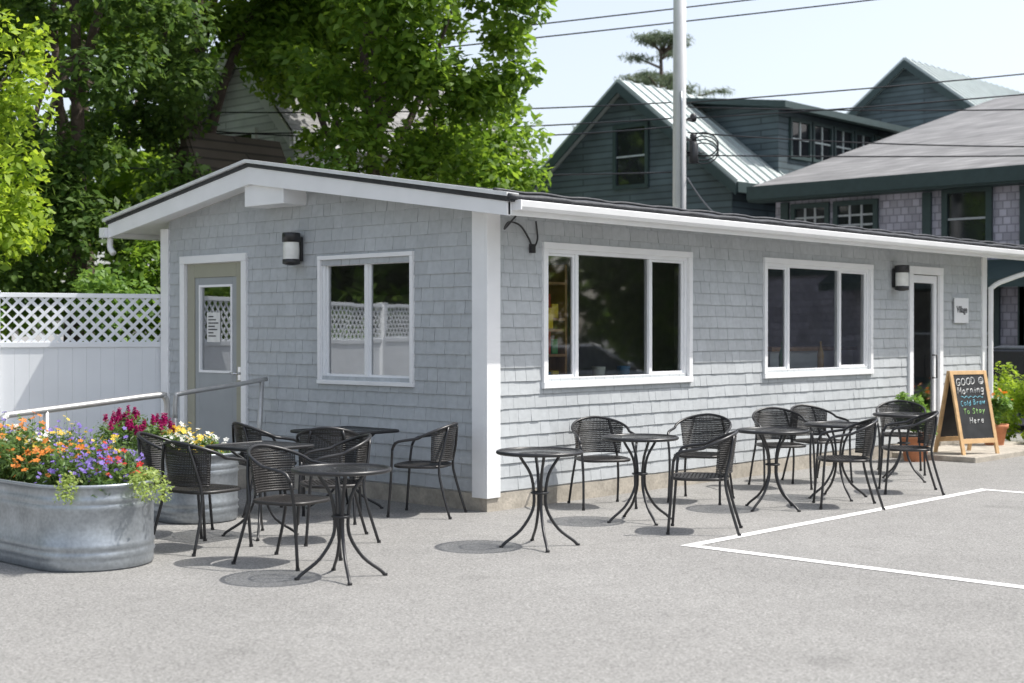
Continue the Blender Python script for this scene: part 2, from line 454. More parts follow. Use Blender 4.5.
sf.prism([(-.53, rz(-.53)-.13), (3, 3.15), (5.58, rz(5.58)-.13), (5.58, rz(5.58)-.032), (3, 3.248), (-.53, rz(-.53)-.032)], XR0+.03, XR1-.03, 'x')
mk('soffit', sf, M['white'], roof)
fb = MB(); fb.box(XR0-.0, XR1, -.56, -.532, 2.575, rz(-.56)-.03); mk('fascia', fb, M['white'], roof, bevel=.004)
fb = MB(); fb.box(XR0, XR1, 5.585, 5.61, 2.66, rz(5.6)-.03); mk('fascia', fb, M['white'], roof, bevel=.004)
for xa in (XR0-.012, XR1-.03):
    rk = MB()
    rk.prism([(-.56, 2.57), (3, 3.08), (5.61, 2.655), (5.61, rz(5.61)-.032), (3, 3.253), (-.56, rz(-.56)-.032)], xa, xa+.04, 'x')
    mk('rake_board', rk, M['white'], roof)
gt = MB()
gt.prism([(-.562, 2.615), (-.63, 2.615), (-.655, 2.645), (-.665, 2.695), (-.655, 2.70), (-.64, 2.66), (-.63, 2.63), (-.575, 2.63), (-.575, 2.70), (-.562, 2.70)], XR0+.06, XR1, 'x')
gt.box(XR0+.045, XR0+.06, -.666, -.562, 2.615, 2.70)
mk('gutter', gt, M['white'], roof, bevel=.003)
gt = MB(); gt.box(XR0-.06, XR1, 5.615, 5.72, 2.66, 2.77)
gt.tube(spline([(-.28, 5.67, 2.66), (-.28, 5.67, 2.55), (-.28, 5.6, 2.48)], 5), .035, 8)
mk('gutter', gt, M['white'], roof)
rb = MB(); rb.box(XR0+.03, 0, 2.49, 3.12, 2.86, 3.075); mk('ridge_beam', rb, M['white'], roof, bevel=.006)
ds = MB()
ds.tube(spline([(10.75, -.62, 2.61), (10.72, -.6, 2.5), (10.4, -.3, 2.35), (10.2, -.1, 2.22), (10.18, -.08, 2.0), (10.18, -.08, .1)], 5), .035, 8)
mk('downspout', ds, M['white'], cafe)

def window(parent, loc, rot, W, H, lites, gm, t=.06, label=None):
    e = MB()
    e.box(0, W, -.04, -.001, H-t, H); e.box(0, t, -.038, -.001, t+.001, H-t-.001); e.box(W-t, W, -.038, -.001, t+.001, H-t-.001)
    wd = mk('window', e, M['white'], parent, loc, rot, bevel=.003, label=label)
    s = MB(); s.box(-.004, W+.004, -.046, -.001, 0, t); mk('sill', s, M['white'], wd, bevel=.004)
    f = MB(); k = .036
    f.box(t-.01, W-t+.01, .0, .07, H-t-k, H-t+.01); f.box(t-.01, W-t+.01, .0, .07, t-.01, t+k)
    f.box(t-.01, t+k, .0, .07, t+k+.001, H-t-k-.001); f.box(W-t-k, W-t+.01, .0, .07, t+k+.001, H-t-k-.001)
    z0, z1 = t+k+.001, H-t-k-.001
    xs = [t+k]+lites+[W-t-k]
    for i, m_ in enumerate(lites): f.box(m_-.022, m_+.022, .005, .075, z0, z1)
    for i in range(len(xs)-1):
        if len(lites) == 2 and i == 1: continue
        a = xs[i]+(.0225 if i else 0.001); b = xs[i+1]-(.0225 if i < len(xs)-2 else 0.001)
        q = .024
        f.box(a, b, .02, .05, z0, z0+q); f.box(a, b, .02, .05, z1-q, z1); f.box(a, a+q, .021, .049, z0+q, z1-q); f.box(b-q, b, .021, .049, z0+q, z1-q)
    mk('frame', f, M['vinyl'], wd)
    for i in range(len(xs)-1):
        g = MB(); g.add([(xs[i], .036, z0), (xs[i+1], .036+.0015*(i-1), z0), (xs[i+1], .036-.001*i, z1), (xs[i], .036, z1)], [(0, 1, 2, 3)])
        mk('glass', g, gm, wd)
    return wd
window(cafe, (.72, -.001, 1.07), 0, 2.34, 1.35, [.52, 1.67], M['glass'])
window(cafe, (4.43, -.001, 1.07), 0, 2.46, 1.35, [.56, 1.72], M['glass'])
window(cafe, (-.001, 2.29, 1.08), -math.pi/2, 1.37, 1.26, [.685], M['glassg'], .04)

def casing(parent, loc, rot, W, H, mt, name='door_frame', t=.1):
    e = MB()
    e.box(0, W, -.045, -.001, H-t, H); e.box(0, t, -.043, -.001, 0, H-t-.001); e.box(W-t, W, -.043, -.001, 0, H-t-.001)
    return mk(name, e, mt, parent, loc, rot, bevel=.004)
casing(cafe, (-.001, 4.65, .2), -math.pi/2, 1.2, 2.22, M['white'], t=.085)
dr = MB()
dr.box(.09, .22, -.0, .06, .02, 2.13); dr.box(.98, 1.11, -.0, .06, .02, 2.13); dr.box(.22, .98, 0, .06, 1.98, 2.13)
door = mk('door', dr, M['olive'], cafe, (-.001, 4.65, .2), -math.pi/2, bevel=.005, label='olive painted storm door with tall glass')
d2 = MB(); d2.box(.22, .3, .012, .05, .02, 1.98); d2.box(.9, .98, .012, .05, .02, 1.98); d2.box(.3, .9, .012, .05, 1.9, 1.98); d2.box(.3, .9, .012, .05, .02, .95)
mk('door_panel', d2, M['slate'], door, bevel=.004)
d3 = MB(); 
for a in ((.3, .325, .95, 1.9), (.875, .9, .95, 1.9), (.325, .875, 1.875, 1.9), (.325, .875, .95, .975)): d3.box(a[0], a[1], .002, .04, a[2], a[3])
mk('glass_frame', d3, M['white'], door)
g = MB(); g.add([(.3, .03, .95), (.9, .03, .95), (.9, .03, 1.9), (.3, .03, 1.9)], [(0, 1, 2, 3)]); mk('glass', g, M['glassg'], door)
ps = MB(); ps.box(.42, .66, .024, .027, 1.28, 1.6); mk('notice', ps, M['paper'], door)
ps = MB(); 
for i in range(7): ps.box(.45, .45+.18*(.5+.5*((i*7) % 5)/4), .0215, .0232, 1.55-i*.035, 1.562-i*.035)
mk('notice_print', ps, M['ink'], door)
kb = MB(); kb.tube([(1.04, -.0, .95), (1.04, -.06, .95), (.95, -.06, .95)], .012, 8); kb.box(1.015, 1.065, -.006, .0, .88, 1.02); mk('handle', kb, M['chrome'], door)
casing(cafe, (7.84, -.001, .13), 0, .95, 2.31, M['white'])
dr = MB(); dr.box(.11, .19, 0, .05, .02, 2.2); dr.box(.76, .84, 0, .05, .02, 2.2); dr.box(.19, .76, 0, .05, 2.1, 2.2); dr.box(.19, .76, 0, .05, .02, .25)
door = mk('door', dr, M['vinyl'], cafe, (7.84, -.001, .13), 0, bevel=.004, label='white framed glass entrance door')
g = MB(); g.add([(.19, .025, .25), (.76, .025, .25), (.76, .025, 2.1), (.19, .025, 2.1)], [(0, 1, 2, 3)]); mk('glass', g, M['glass'], door)
kb = MB(); kb.tube([(.72, 0, 1.15), (.72, -.06, 1.15), (.72, -.06, .85), (.72, 0, .85)], .012, 8); mk('handle', kb, M['black'], door)

M['frost'] = mat('frosted_glass', (.80, .80, .76), .3)
def sconce(parent, loc, rot):
    a = MB(); a.box(-.05, .05, -.03, -.0, -.12, .12); o = mk('wall_light', a, M['black'], parent, loc, rot, bevel=.005)
    b = MB(); b.lathe([(.03, .165), (.088, .16), (.092, .14), (.092, .07), (.07, .065)], 20, (0, -.11, 0)); mk('lamp_cap', b, M['black'], o)
    b = MB(); b.lathe([(.07, -.10), (.088, -.105), (.088, -.15), (.03, -.165)], 20, (0, -.11, 0)); mk('lamp_base', b, M['black'], o)
    c = MB(); c.lathe([(.078, -.11), (.082, 0), (.078, .07)], 20, (0, -.11, 0)); mk('lamp_shade', c, M['frost'], o)
sconce(cafe, (7.45, -.02, 2.27), 0)
sconce(cafe, (-.02, 2.58, 2.42), -math.pi/2)
cbm = MB(); cbm.tube(spline([(.05, -.3, 2.6), (.1, -.12, 2.5), (.22, -.06, 2.57), (.38, -.05, 2.55), (.5, -.045, 2.44), (.56, -.045, 2.36), (.62, -.045, 2.44), (.6, -.045, 2.6)], 6), .009, 6)
cbm.box(.535, .585, -.055, -.02, 2.31, 2.39)
mk('cable', cbm, M['black'], cafe)
sg = thing('wall_sign', 'small square white sign on the shingled front wall', 'sign', (9.33, -.028, 1.88))
b = MB(); b.box(-.21, .21, -.02, 0, -.17, .17); mk('sign_board', b, M['vinyl'], sg, bevel=.003)
text_part('Village', .125, M['ink'], sg, (0, -.022, .01), (math.pi/2, 0, 0), bold=.0025)

# interior
sh = thing('display_shelf', 'tall shelf stacked with colourful goods inside the window', 'shelf', (1.15, .50, .15))
b = MB(); 
b.box(-.35, -.32, -.15, .15, 0, 2.1); b.box(.32, .35, -.15, .15, 0, 2.1)
for z in (.5, .85, 1.2, 1.55, 1.9): b.box(-.32, .32, -.15, .15, z, z+.025)
mk('shelf_frame', b, M['wood'], sh)
cols = [(.9, .65, .05), (.6, .08, .05), (.08, .25, .45), (.1, .35, .12), (.8, .8, .75), (.85, .6, .1)]
GM = [mat('package_paint', c, .5) for c in cols]
for z in (.875, 1.225, 1.575):
    x = -.3
    while x < .25:
        wd = rnd.uniform(.07, .13); hh = rnd.uniform(.13, .26)
        b = MB(); b.box(0, wd, -.1, .08, 0, hh)
        o = mk('package', b, GM[rnd.randrange(6)], sh, (x, 0, z+.001), 0, bevel=.008); x += wd+.02
ct = thing('service_counter', 'white service counter with wooden top inside the cafe', 'counter', (6.7, 1.0, .15))
b = MB(); b.box(-1.0, 1.0, -.3, .3, 0, 1.2); mk('counter_body', b, M['vinyl'], ct)
b = MB(); b.box(-1.05, 1.05, -.36, .36, 1.201, 1.25); mk('counter_top', b, M['wood'], ct)
M['amber'] = mat('amber_lamp_glass', (.75, .45, .12), .3)
for i, (bx, by) in enumerate([(4.75, .30), (4.92, .36), (5.3, .28), (5.5, .36), (6.2, .3)]):
    bt = MB(); bt.lathe([(.04, 0), (.042, .2), (.03, .26), (.014, .3), (.014, .37)], 14)
    o = mk('bottle', bt, (M['ink'], M['amber'], GM[3])[i % 3], None, (bx, by, 1.106)); o['label'] = ('dark', 'amber', 'green')[i % 3]+' glass bottle on the ledge inside the window'; o['category'] = 'bottle'; o['group'] = 'bottles on the window ledge'
for i, bx in enumerate((1.0, 1.9, 2.3)):
    b = MB(); b.lathe([(.05, 0), (.07, .12), (.07, .14), (.0601, .14)], 16)
    o = mk('jar', b, (GM[0], GM[4], GM[2])[i], None, (bx, .28, 1.106)); o['label'] = ('yellow', 'white', 'blue')[i]+' ceramic jar on the ledge inside the window'; o['category'] = 'jar'
bx_ = MB(); bx_.box(-.1, .1, -.04, .04, 0, .2)
o = mk('gift_box', bx_, GM[0], None, (.98, .2, 1.62), bevel=.01); o['label'] = 'bright yellow box on the shelf inside the window'; o['category'] = 'box'
sb = MB(); sb.box(.83, 1.2, .13, .3, 1.595, 1.618); mk('window_shelf', sb, M['wood'], cafe)
for a_, c_ in ((.85, 2.95), (4.5, 6.8)):
    lg = MB(); lg.box(a_, c_, .16, .45, 1.06, 1.105); mk('window_ledge', lg, M['wood'], cafe)
fr = thing('drinks_fridge', 'tall pale fridge against the back wall of the cafe', 'fridge', (3.4, 4.4, .15))
b = MB(); b.box(-.5, .5, -.35, .35, 0, 1.9); mk('fridge_body', b, M['vinyl'], fr, bevel=.02)
b = MB(); b.box(-.42, .42, -.36, -.351, .2, 1.8); mk('fridge_door', b, M['darkglass'], fr)

# ------------------------------------------------------------ ramp and rails
rp = thing('access_ramp', 'low concrete access ramp leading up to the gable door', 'ramp')
b = MB(); b.prism([(-3.1, -.02), (-.04, -.02), (-.04, .2), (-1.1, .2), (-3.1, .012)], 3.1, 4.9, 'y'); mk('ramp_slab', b, M['concrete'], rp)
def rail(pts, posts, y, label, r=.03):
    e = thing('handrail', label, 'handrail')
    b = MB(); b.tube(spline([(p[0], y, p[1]) for p in pts], 4), r, 10); mk('rail', b, M['rail'], e)
    for px, zt, zb, dx in posts:
        b = MB(); b.tube([(px+dx, y, zb), (px, y, zt)], .026, 8); mk('post', b, M['rail'], e)
rail([(-2.99, .60), (-2.98, .80), (-2.93, .857), (-2.85, .868), (-2.2, .92), (-1.40, .985), (-1.32, .97), (-1.29, .90), (-1.29, .72)], [(-2.99, .64, 0, -.04), (-2.55, .885, .02, 0), (-1.29, .8, .1, 0)], 3.02, 'galvanised handrail along the lower part of the ramp')
rail([(-1.20, .74), (-1.19, .95), (-1.12, .995), (-.5, 1.06), (-.1, 1.11)], [(-1.20, .76, .1, 0), (-.16, 1.1, .14, -.06)], 3.02, 'galvanised handrail beside the gable door', .024)

# ------------------------------------------------------------ fence
ang = math.atan2(.42, -.906)
fence = thing('fence', 'white vinyl privacy fence with diagonal lattice top', 'fence', (-.04, YD+.10, 0), ang)
def post(t):
    b = MB(); b.box(t-.06, t+.06, -.06, .06, 0, 2.02); b.prism([(t-.068, 2.0201), (t+.068, 2.0201), (t+.068, 2.035), (t-.068, 2.035)], -.068, .068, 'y')
    mk('post', b, M['fence'], fence, bevel=.004)
posts = [-.2, 1.72, 3.9, 6.1, 8.3, 10.5, 12.7]
for t in posts[1:]: post(t)
for i in range(len(posts)-1):
    a, c = posts[i]+.062, posts[i+1]-.062
    for q in ((1.42, 1.48), (1.965, 2.015), (.05, .17)):
        b = MB(); b.box(a, c, -.03, .03, q[0], q[1]); mk('rail', b, M['fence'], fence, bevel=.004)
    b = MB(); x = a
    while x < c-.01:
        e = min(x+.15, c); b.box(x+.0006, e-.0006, -.012, .012, .17, 1.42); x = e
    mk('panel', b, M['fence'], fence)
    b = MB(); W, H = c-a, .485; sp = .135; hw = .0175
    for sgn, yy in ((1, -.006), (-1, .002)):
        k = (-H if sgn == 1 else 0)+.03
        while k < (W if sgn == 1 else W+H):
            z0_ = max(0, (-k if sgn == 1 else k-W)); z1_ = min(H, (W-k if sgn == 1 else k))
            if z1_-z0_ > .02:
                xa, xb = k+sgn*z0_, k+sgn*z1_
                q = hw*1.414
                P = [(a+xa-q, yy, 1.48+z0_), (a+xa+q, yy, 1.48+z0_), (a+xa+q, yy+.006, 1.48+z0_), (a+xa-q, yy+.006, 1.48+z0_),
                     (a+xb-q, yy, 1.48+z1_), (a+xb+q, yy, 1.48+z1_), (a+xb+q, yy+.006, 1.48+z1_), (a+xb-q, yy+.006, 1.48+z1_)]
                P = [(min(max(p_[0], a), c), p_[1], p_[2]) for p_ in P]
                b.hexa(P)
            k += sp
    mk('lattice', b, M['fence'], fence)

# ------------------------------------------------------------ furniture
def build_chair():
    e = thing('cafe_chair', 'black woven armchair with metal tube legs on the asphalt', 'chair', group='woven armchairs outside the cafe')
    def top(a):
        th = a*math.radians(97)
        return Vector((-.05-.235*math.cos(th), .265*math.sin(th), .80-.12*abs(a)**1.6))
    arc = [top(-1+2*i/20) for i in range(21)]
    left = [Vector((.20, -.262, .58)), Vector((.17, -.27, .64)), Vector((.1, -.272, .662))]
    right = [Vector((p.x, -p.y, p.z)) for p in left[::-1]]
    b = MB(); b.tube(spline(left+arc+right, 2), .0125, 8); mk('armrest', b, M['black'], e)
    for s in (-1, 1):
        b = MB(); b.tube(spline([(.245, s*.245, 0), (.225, s*.24, .25), (.212, s*.245, .45), (.20, s*.262, .585)], 4), .0115, 8); b.lathe([(.015, 0), (.015, .02)], 8, (.245, s*.245, 0)); mk('leg', b, M['black'], e)
        b = MB(); b.tube(spline([(-.31, s*.235, 0), (-.235, s*.22, .25), (-.2, s*.2, .43), (-.235, s*.175, .6), (-.262, s*.13, .775)], 4), .0115, 8); b.lathe([(.015, 0), (.015, .02)], 8, (-.31, s*.235, 0)); mk('leg', b, M['black'], e)
    b = MB()
    def rr(z, k=1.):
        pts = []
        for i in range(28):
            t = 2*math.pi*i/28; c, s_ = math.cos(t), math.sin(t)
            pts.append((.22*k*math.copysign(abs(c)**.6, c)+.01, .225*k*math.copysign(abs(s_)**.6, s_), z))
        return pts
    b.tube(rr(.435), .014, 7, closed=True)
    nY = 26
    for i in range(nY):
        y = -.205+.41*i/(nY-1); hx = .215*(1-(abs(y)/.225)**3.2)**(1/3.2)
        zz = .438+(.0025 if i % 2 else -.0025)
        b.box(.01-hx, .01+hx, y-.0068, y+.0068, zz-.002, zz+.002)
    for i in range(14):
        x = -.19+.4*i/13; u_ = abs(x-.01)/.222; hy = .22*(1-u_**3.2)**(1/3.2) if u_ < 1 else .04
        b.box(x-.009, x+.009, -hy, hy, .4405, .4445)
    mk('seat', b, M['weave'], e)
    b = MB()
    def bp(a, z):
        T = top(a); k = (z-.47)/(T.z-.47); sh_ = .84+.16*k
        return Vector((-.02+(T.x+.02)*sh_, T.y*sh_, z))
    AM = .68; nS = 44
    for i in range(nS):
        a = -AM+2*AM*(i+.5)/nS; w_ = AM/nS*.80
        zt = top(a).z
        q = [bp(a-w_, .485), bp(a+w_, .485), bp(a+w_, zt), bp(a-w_, zt)]
        qm = [bp(a-w_, .64), bp(a+w_, .64)]
        b.add([q[0], q[1], qm[1], qm[0], q[2], q[3]], [(0, 1, 2, 3), (3, 2, 4, 5)])
    for j in range(17):
        zc = .483+.0172*j
        aa = [-AM+2*AM*i/20 for i in range(21)]; pts = [bp(a, zc) for a in aa if zc < top(a).z-.012]
        if len(pts) > 3: b.tube(pts, .009 if j == 0 else .005, 5)
    mk('backrest', b, M['weave'], e)
    return e
def build_table(square):
    e = thing('cafe_table', 'square black cafe table with curved metal legs' if square else 'round black bistro table with curved metal legs', 'table', group='tables outside the cafe')
    if square:
        h = .35; poly = []
        for cx, cy, a0 in ((h-.05, h-.05, 0), (-h+.05, h-.05, 90), (-h+.05, -h+.05, 180), (h-.05, -h+.05, 270)):
            for k in range(5):
                a = math.radians(a0+k*22.5); poly.append((cx+.05*math.cos(a), cy+.05*math.sin(a)))
        b = MB(); b.add([(x*.98, y*.98, .708) for x, y in poly], [tuple(range(len(poly)))]); mk('tabletop', b, M['tabletop'], e)
        b = MB(); b.tube([(x*1.005, y*1.005, .700) for x, y in poly], .0145, 8, closed=True); mk('table_rim', b, M['black'], e)
        r1, r3 = .26, .33
    else:
        b = MB(); b.add([(.306*math.cos(2*math.pi*i/40), .306*math.sin(2*math.pi*i/40), .708) for i in range(40)], [tuple(range(40))]); mk('tabletop', b, M['tabletop'], e)
        b = MB(); b.tube([(.312*math.cos(2*math.pi*i/40), .312*math.sin(2*math.pi*i/40), .702) for i in range(40)], .0145, 8, closed=True); mk('table_rim', b, M['black'], e)
        r1, r3 = .15, .29
    for k in range(4):
        a = math.radians(45+90*k); c, s_ = math.cos(a), math.sin(a)
        pr = [(r1, .69), (r1*.95, .66), (.07, .54), (.045, .40), (.055, .27), (.14, .13), (r3-.03, .035), (r3, .0)] 
        b = MB(); b.tube(spline([(r*c, r*s_, z) for r, z in pr], 4), .0115, 8); b.lathe([(.016, 0), (.016, .015)], 8, (r3*c, r3*s_, 0)); mk('leg', b, M['black'], e)
    b = MB(); b.tube([(.06*math.cos(2*math.pi*i/16), .06*math.sin(2*math.pi*i/16), .40) for i in range(16)], .009, 6, closed=True); mk('brace_ring', b, M['black'], e)
    b = MB(); b.tube([(r1*math.cos(2*math.pi*i/24), r1*math.sin(2*math.pi*i/24), .688) for i in range(24)], .009, 6, closed=True)
    mk('brace_ring', b, M['black'], e)
    return e
ch = build_chair(); tr = build_table(False); ts = build_table(True)
rounds = [(-1.18, -1.67, 8), (.44, -1.36, 20), (1.91, -1.73, 40), (3.05, -1.74, 10), (4.96, -1.44, 30), (-3.05, -1.61, 15)]
squares = [(-.70, 1.10, 0, 1.), (-2.25, .30, 4, .86)]
for i, (x, y, r) in enumerate(rounds):
    if i == 0: tr.location = (x, y, 0); tr.rotation_euler = (0, 0, math.radians(r))
    else: clone(tr, (x, y, 0), math.radians(r))
for i, (x, y, r, s_) in enumerate(squares):
    o = ts if i == 0 else clone(ts, (x, y, 0), 0)
    o.location = (x, y, 0); o.rotation_euler = (0, 0, math.radians(r)); o.scale = (s_, s_, 1)
chairs = [
 (1.0, -.50, -125), (1.95, -.92, -160), (.30, -2.08, 122), (3.45, -.85, -130), (2.50, -2.12, 128),
 (3.95, -2.0, 125), (4.2, -.85, -110), (5.65, -1.05, -150),
 (-.50, .28, 118), (-2.90, -.90, -76), (-2.92, .10, 8), (-2.66, .84, -45), (-2.02, -.30, 150), (-1.33, 1.42, -15), (-1.28, .62, 45)]
for i, (x, y, r) in enumerate(chairs):
    if i == 0: ch.location = (x, y, 0); ch.rotation_euler = (0, 0, math.radians(r))
    else: clone(ch, (x, y, 0), math.radians(r))

# ------------------------------------------------------------ planters
def tank(loc, hl, R, H, label):
    e = thing('planter_tank', label, 'planter', loc, group='galvanised planter tanks')
    def outline(off):
        pts = []
        for k in range(25): a = math.pi*k/24; pts.append(((R+off)*math.cos(a), hl-R+(R+off)*math.sin(a)))
        for k in range(25): a = math.pi+math.pi*k/24; pts.append(((R+off)*math.cos(a), -(hl-R)+(R+off)*math.sin(a)))
        return pts
    prof = [(-.02, 0), (.0, .015), (.0, .06)]
    for zc in (.10, .16, .42, .47): prof += [(0, zc-.018), (.011, zc), (0, zc+.018)]
    prof = sorted(prof, key=lambda p_: p_[1])+[(0, H-.03), (.02, H-.024), (.026, H-.008), (.018, H), (.0, H-.002), (-.008, H-.02), (-.01, H-.12)]
    b = MB(); vs = []; n_ = 50
    for off, z in prof: vs += [(x, y, z) for x, y in outline(off)]
    fs = [(i*n_+k, i*n_+(k+1) % n_, (i+1)*n_+(k+1) % n_, (i+1)*n_+k) for i in range(len(prof)-1) for k in range(n_)]
    b.add(vs, fs, 0, True); mk('tank_shell', b, M['galv'], e)
    b = MB(); b.add([(x, y, H-.09) for x, y in outline(-.012)], [tuple(range(n_))]); mk('soil', b, M['soil'], e)
    return e
tank((-3.83, .78, 0), 1.08, .42, .58, 'large oval galvanised tank planter full of mixed flowers')
tank((-2.02, 2.05, 0), .92, .33, .58, 'smaller oval galvanised tank planter by the ramp')

def petalmat(name, c): return leafmat(name, mul(c, .75), c, .3)
FC = {'purple': petalmat('purple_petals', (.28, .19, .62)), 'orange': petalmat('orange_petals', (.80, .28, .05)), 'yellow': petalmat('yellow_petals', (.85, .62, .08)),
      'red': petalmat('red_petals', (.62, .04, .03)), 'white': petalmat('white_petals', (.8, .8, .76)), 'magenta': petalmat('magenta_plume', (.42, .02, .14)), 'pink': petalmat('pink_petals', (.75, .25, .40)),
      'lime': leafmat('lime_foliage', (.20, .29, .07), (.38, .46, .14), .35)}
FN = {'purple': 'violet', 'orange': 'orange', 'yellow': 'yellow', 'red': 'red', 'white': 'white', 'magenta': 'magenta plumed', 'pink': 'pink', 'lime': 'lime green'}
def flowers_mesh(name, pts, size, m, parent):
    b = MB()
    for p_ in pts:
        c = Vector(p_); nrm = Vector((rnd.uniform(-.7, .5), rnd.uniform(-.9, .3), rnd.uniform(.5, 1))).normalized()
        t = nrm.orthogonal().normalized(); w_ = nrm.cross(t); r = size*rnd.uniform(.6, 1.3)
        for k in range(5):
            a = 2*math.pi*k/5; d = t*math.cos(a)+w_*math.sin(a); e_ = t*math.cos(a+1.57)+w_*math.sin(a+1.57)
            b.add([c, c+d*r*.6+e_*r*.35+nrm*r*.1, c+d*r+nrm*r*.05, c+d*r*.6-e_*r*.35+nrm*r*.1], [(0, 1, 2, 3)])
    return mk(name, b, m, parent)
def plant(x, y, z, r, h, colr, nleaf=620, nfl=45, fs=.02, lm='stem', where='in the galvanised tank'):
    e = thing('flowering_plant', '%s flowering plant growing %s' % (FN[colr], where), 'plant', (x, y, z), group='flowers in the planters')
    cl = [(rnd.uniform(-r, r)*.75, rnd.uniform(-r, r)*.75, h*rnd.uniform(.2, .85)) for _ in range(9)]
    leaves('foliage', cl, [(r*.5, r*.5, h*.32)]*9, nleaf, .05, LM[lm], e, up=.3, aspect=.35)
    if colr == 'magenta':
        cs = []; rs = []
        for k in range(9):
            px, py = rnd.uniform(-r, r)*.9, rnd.uniform(-r, r)*.9; hh = h*rnd.uniform(.75, 1.1)
            for q in range(3): cs.append((px, py, hh+q*.024)); rs.append((.028-.006*q, .028-.006*q, .026))
        leaves('blossom', cs, rs, 1000, .022, FC[colr], e)
    else:
        pts = []; st_ = MB()
        for _ in range(nfl):
            a = rnd.uniform(0, 6.28); q = r*math.sqrt(rnd.random())*1.2
            P_ = (q*math.cos(a), q*math.sin(a), h*(1.0-.45*(q/r)**2)+abs(rnd.gauss(0, .055)))
            pts.append(P_)
            st_.tube([(P_[0]*.6, P_[1]*.6, P_[2]*.35), P_], .0016, 3)
        flowers_mesh('blossom', pts, fs, FC[colr], e)
        mk('stem', st_, LM['stem'], e)
    return e
zs = .47
pal = ['purple', 'red', 'yellow', 'purple', 'red', 'white', 'orange', 'purple', 'purple', 'yellow', 'red', 'purple', 'white']
R5 = random.Random(21)
k = 0
for y in (-.12, .1, .32, .55, .8, 1.05, 1.3, 1.55):
    for x in ((-4.02, -3.82, -3.62) if y > -.1 else (-3.92, -3.72)):
        c_ = pal[k % 13]; k += 1
        if x < -3.95: c_ = R5.choice(['orange', 'yellow', 'red', 'orange', 'purple'])
        if x > -3.7 and y < .6: c_ = R5.choice(['purple', 'purple', 'purple', 'yellow'])
        hh = (.25+.14*min(1, (y+.2)/1.))*R5.uniform(.8, 1.2)
        plant(x+R5.uniform(-.05, .05), y+R5.uniform(-.05, .05), zs, .17, hh, c_, nleaf=460, nfl=60 if c_ == 'purple' else 28, fs=.018 if c_ == 'purple' else .024)
for args in [(-2.08, 1.35, .17, .20, 'yellow'), (-1.92, 1.5, .17, .22, 'white'), (-2.1, 1.68, .17, .24, 'white'), (-1.92, 1.85, .18, .26, 'yellow'), (-2.1, 2.05, .18, .3, 'magenta'), (-1.92, 2.3, .2, .32, 'magenta'), (-2.1, 2.55, .2, .36, 'magenta'), (-1.95, 2.75, .18, .34, 'magenta')]:
    plant(args[0], args[1], zs, args[2], args[3], args[4], nfl=40, fs=.026)
for (x, y) in [(-3.50, -.02), (-3.42, .25), (-3.76, -.26), (-3.40, .55), (-4.12, -.1), (-3.62, -.18)]:
    e = thing('trailing_plant', 'lime green trailing plant spilling over the tank rim', 'plant', (x, y, .54), group='flowers in the planters')
    cx, cy = -3.83, .2; d = Vector((x-cx, y-cy, 0)).normalized(); L_ = R5.uniform(.6, 1.)
    cs = [(d.x*.035*k, d.y*.035*k, .07-.05*k*k*.2*L_) for k in range(5)]
    leaves('foliage', cs, [(.08, .08, .05)]*5, 300, .028, FC['lime'], e)

# ------------------------------------------------------------ chalkboard, pots, pad
pad = MB(); pad.box(7.35, 10.1, -1.15, -.04, -.05, .07); o = mk('entrance_slab', pad, M['concrete'], bevel=.015); o['kind'] = 'structure'
cbx = thing('chalkboard_sign', 'wooden A-frame chalkboard with handwritten menu by the door', 'sign', (7.90, -.78, .07), math.radians(-22))
def panel(sign):
    H, W = 1.06, .30
    def P(x, y, s_):
        tl = math.radians(13)*sign
        return (x, sign*(-.25)+math.sin(abs(tl))*s_*sign - y*math.cos(tl), s_*math.cos(tl)+0)
    def bx(b, x0, x1, y0, y1, s0, s1):
        b.hexa([P(x0, y0, s0), P(x1, y0, s0), P(x1, y1, s0), P(x0, y1, s0), P(x0, y0, s1), P(x1, y0, s1), P(x1, y1, s1), P(x0, y1, s1)])
    b = MB(); bx(b, -W, -W+.05, -.015, .015, 0, H); bx(b, W-.05, W, -.015, .015, 0, H); bx(b, -W+.05, W-.05, -.014, .014, H-.05, H-.001); bx(b, -W+.05, W-.05, -.014, .014, .14, .2)
    mk('frame', b, M['lightwood'], cbx, bevel=.003)
    b = MB(); bx(b, -W+.05, W-.05, -.006, .006, .2, H-.05); mk('board', b, M['chalk'], cbx)
    return P
P1 = panel(1); panel(-1)
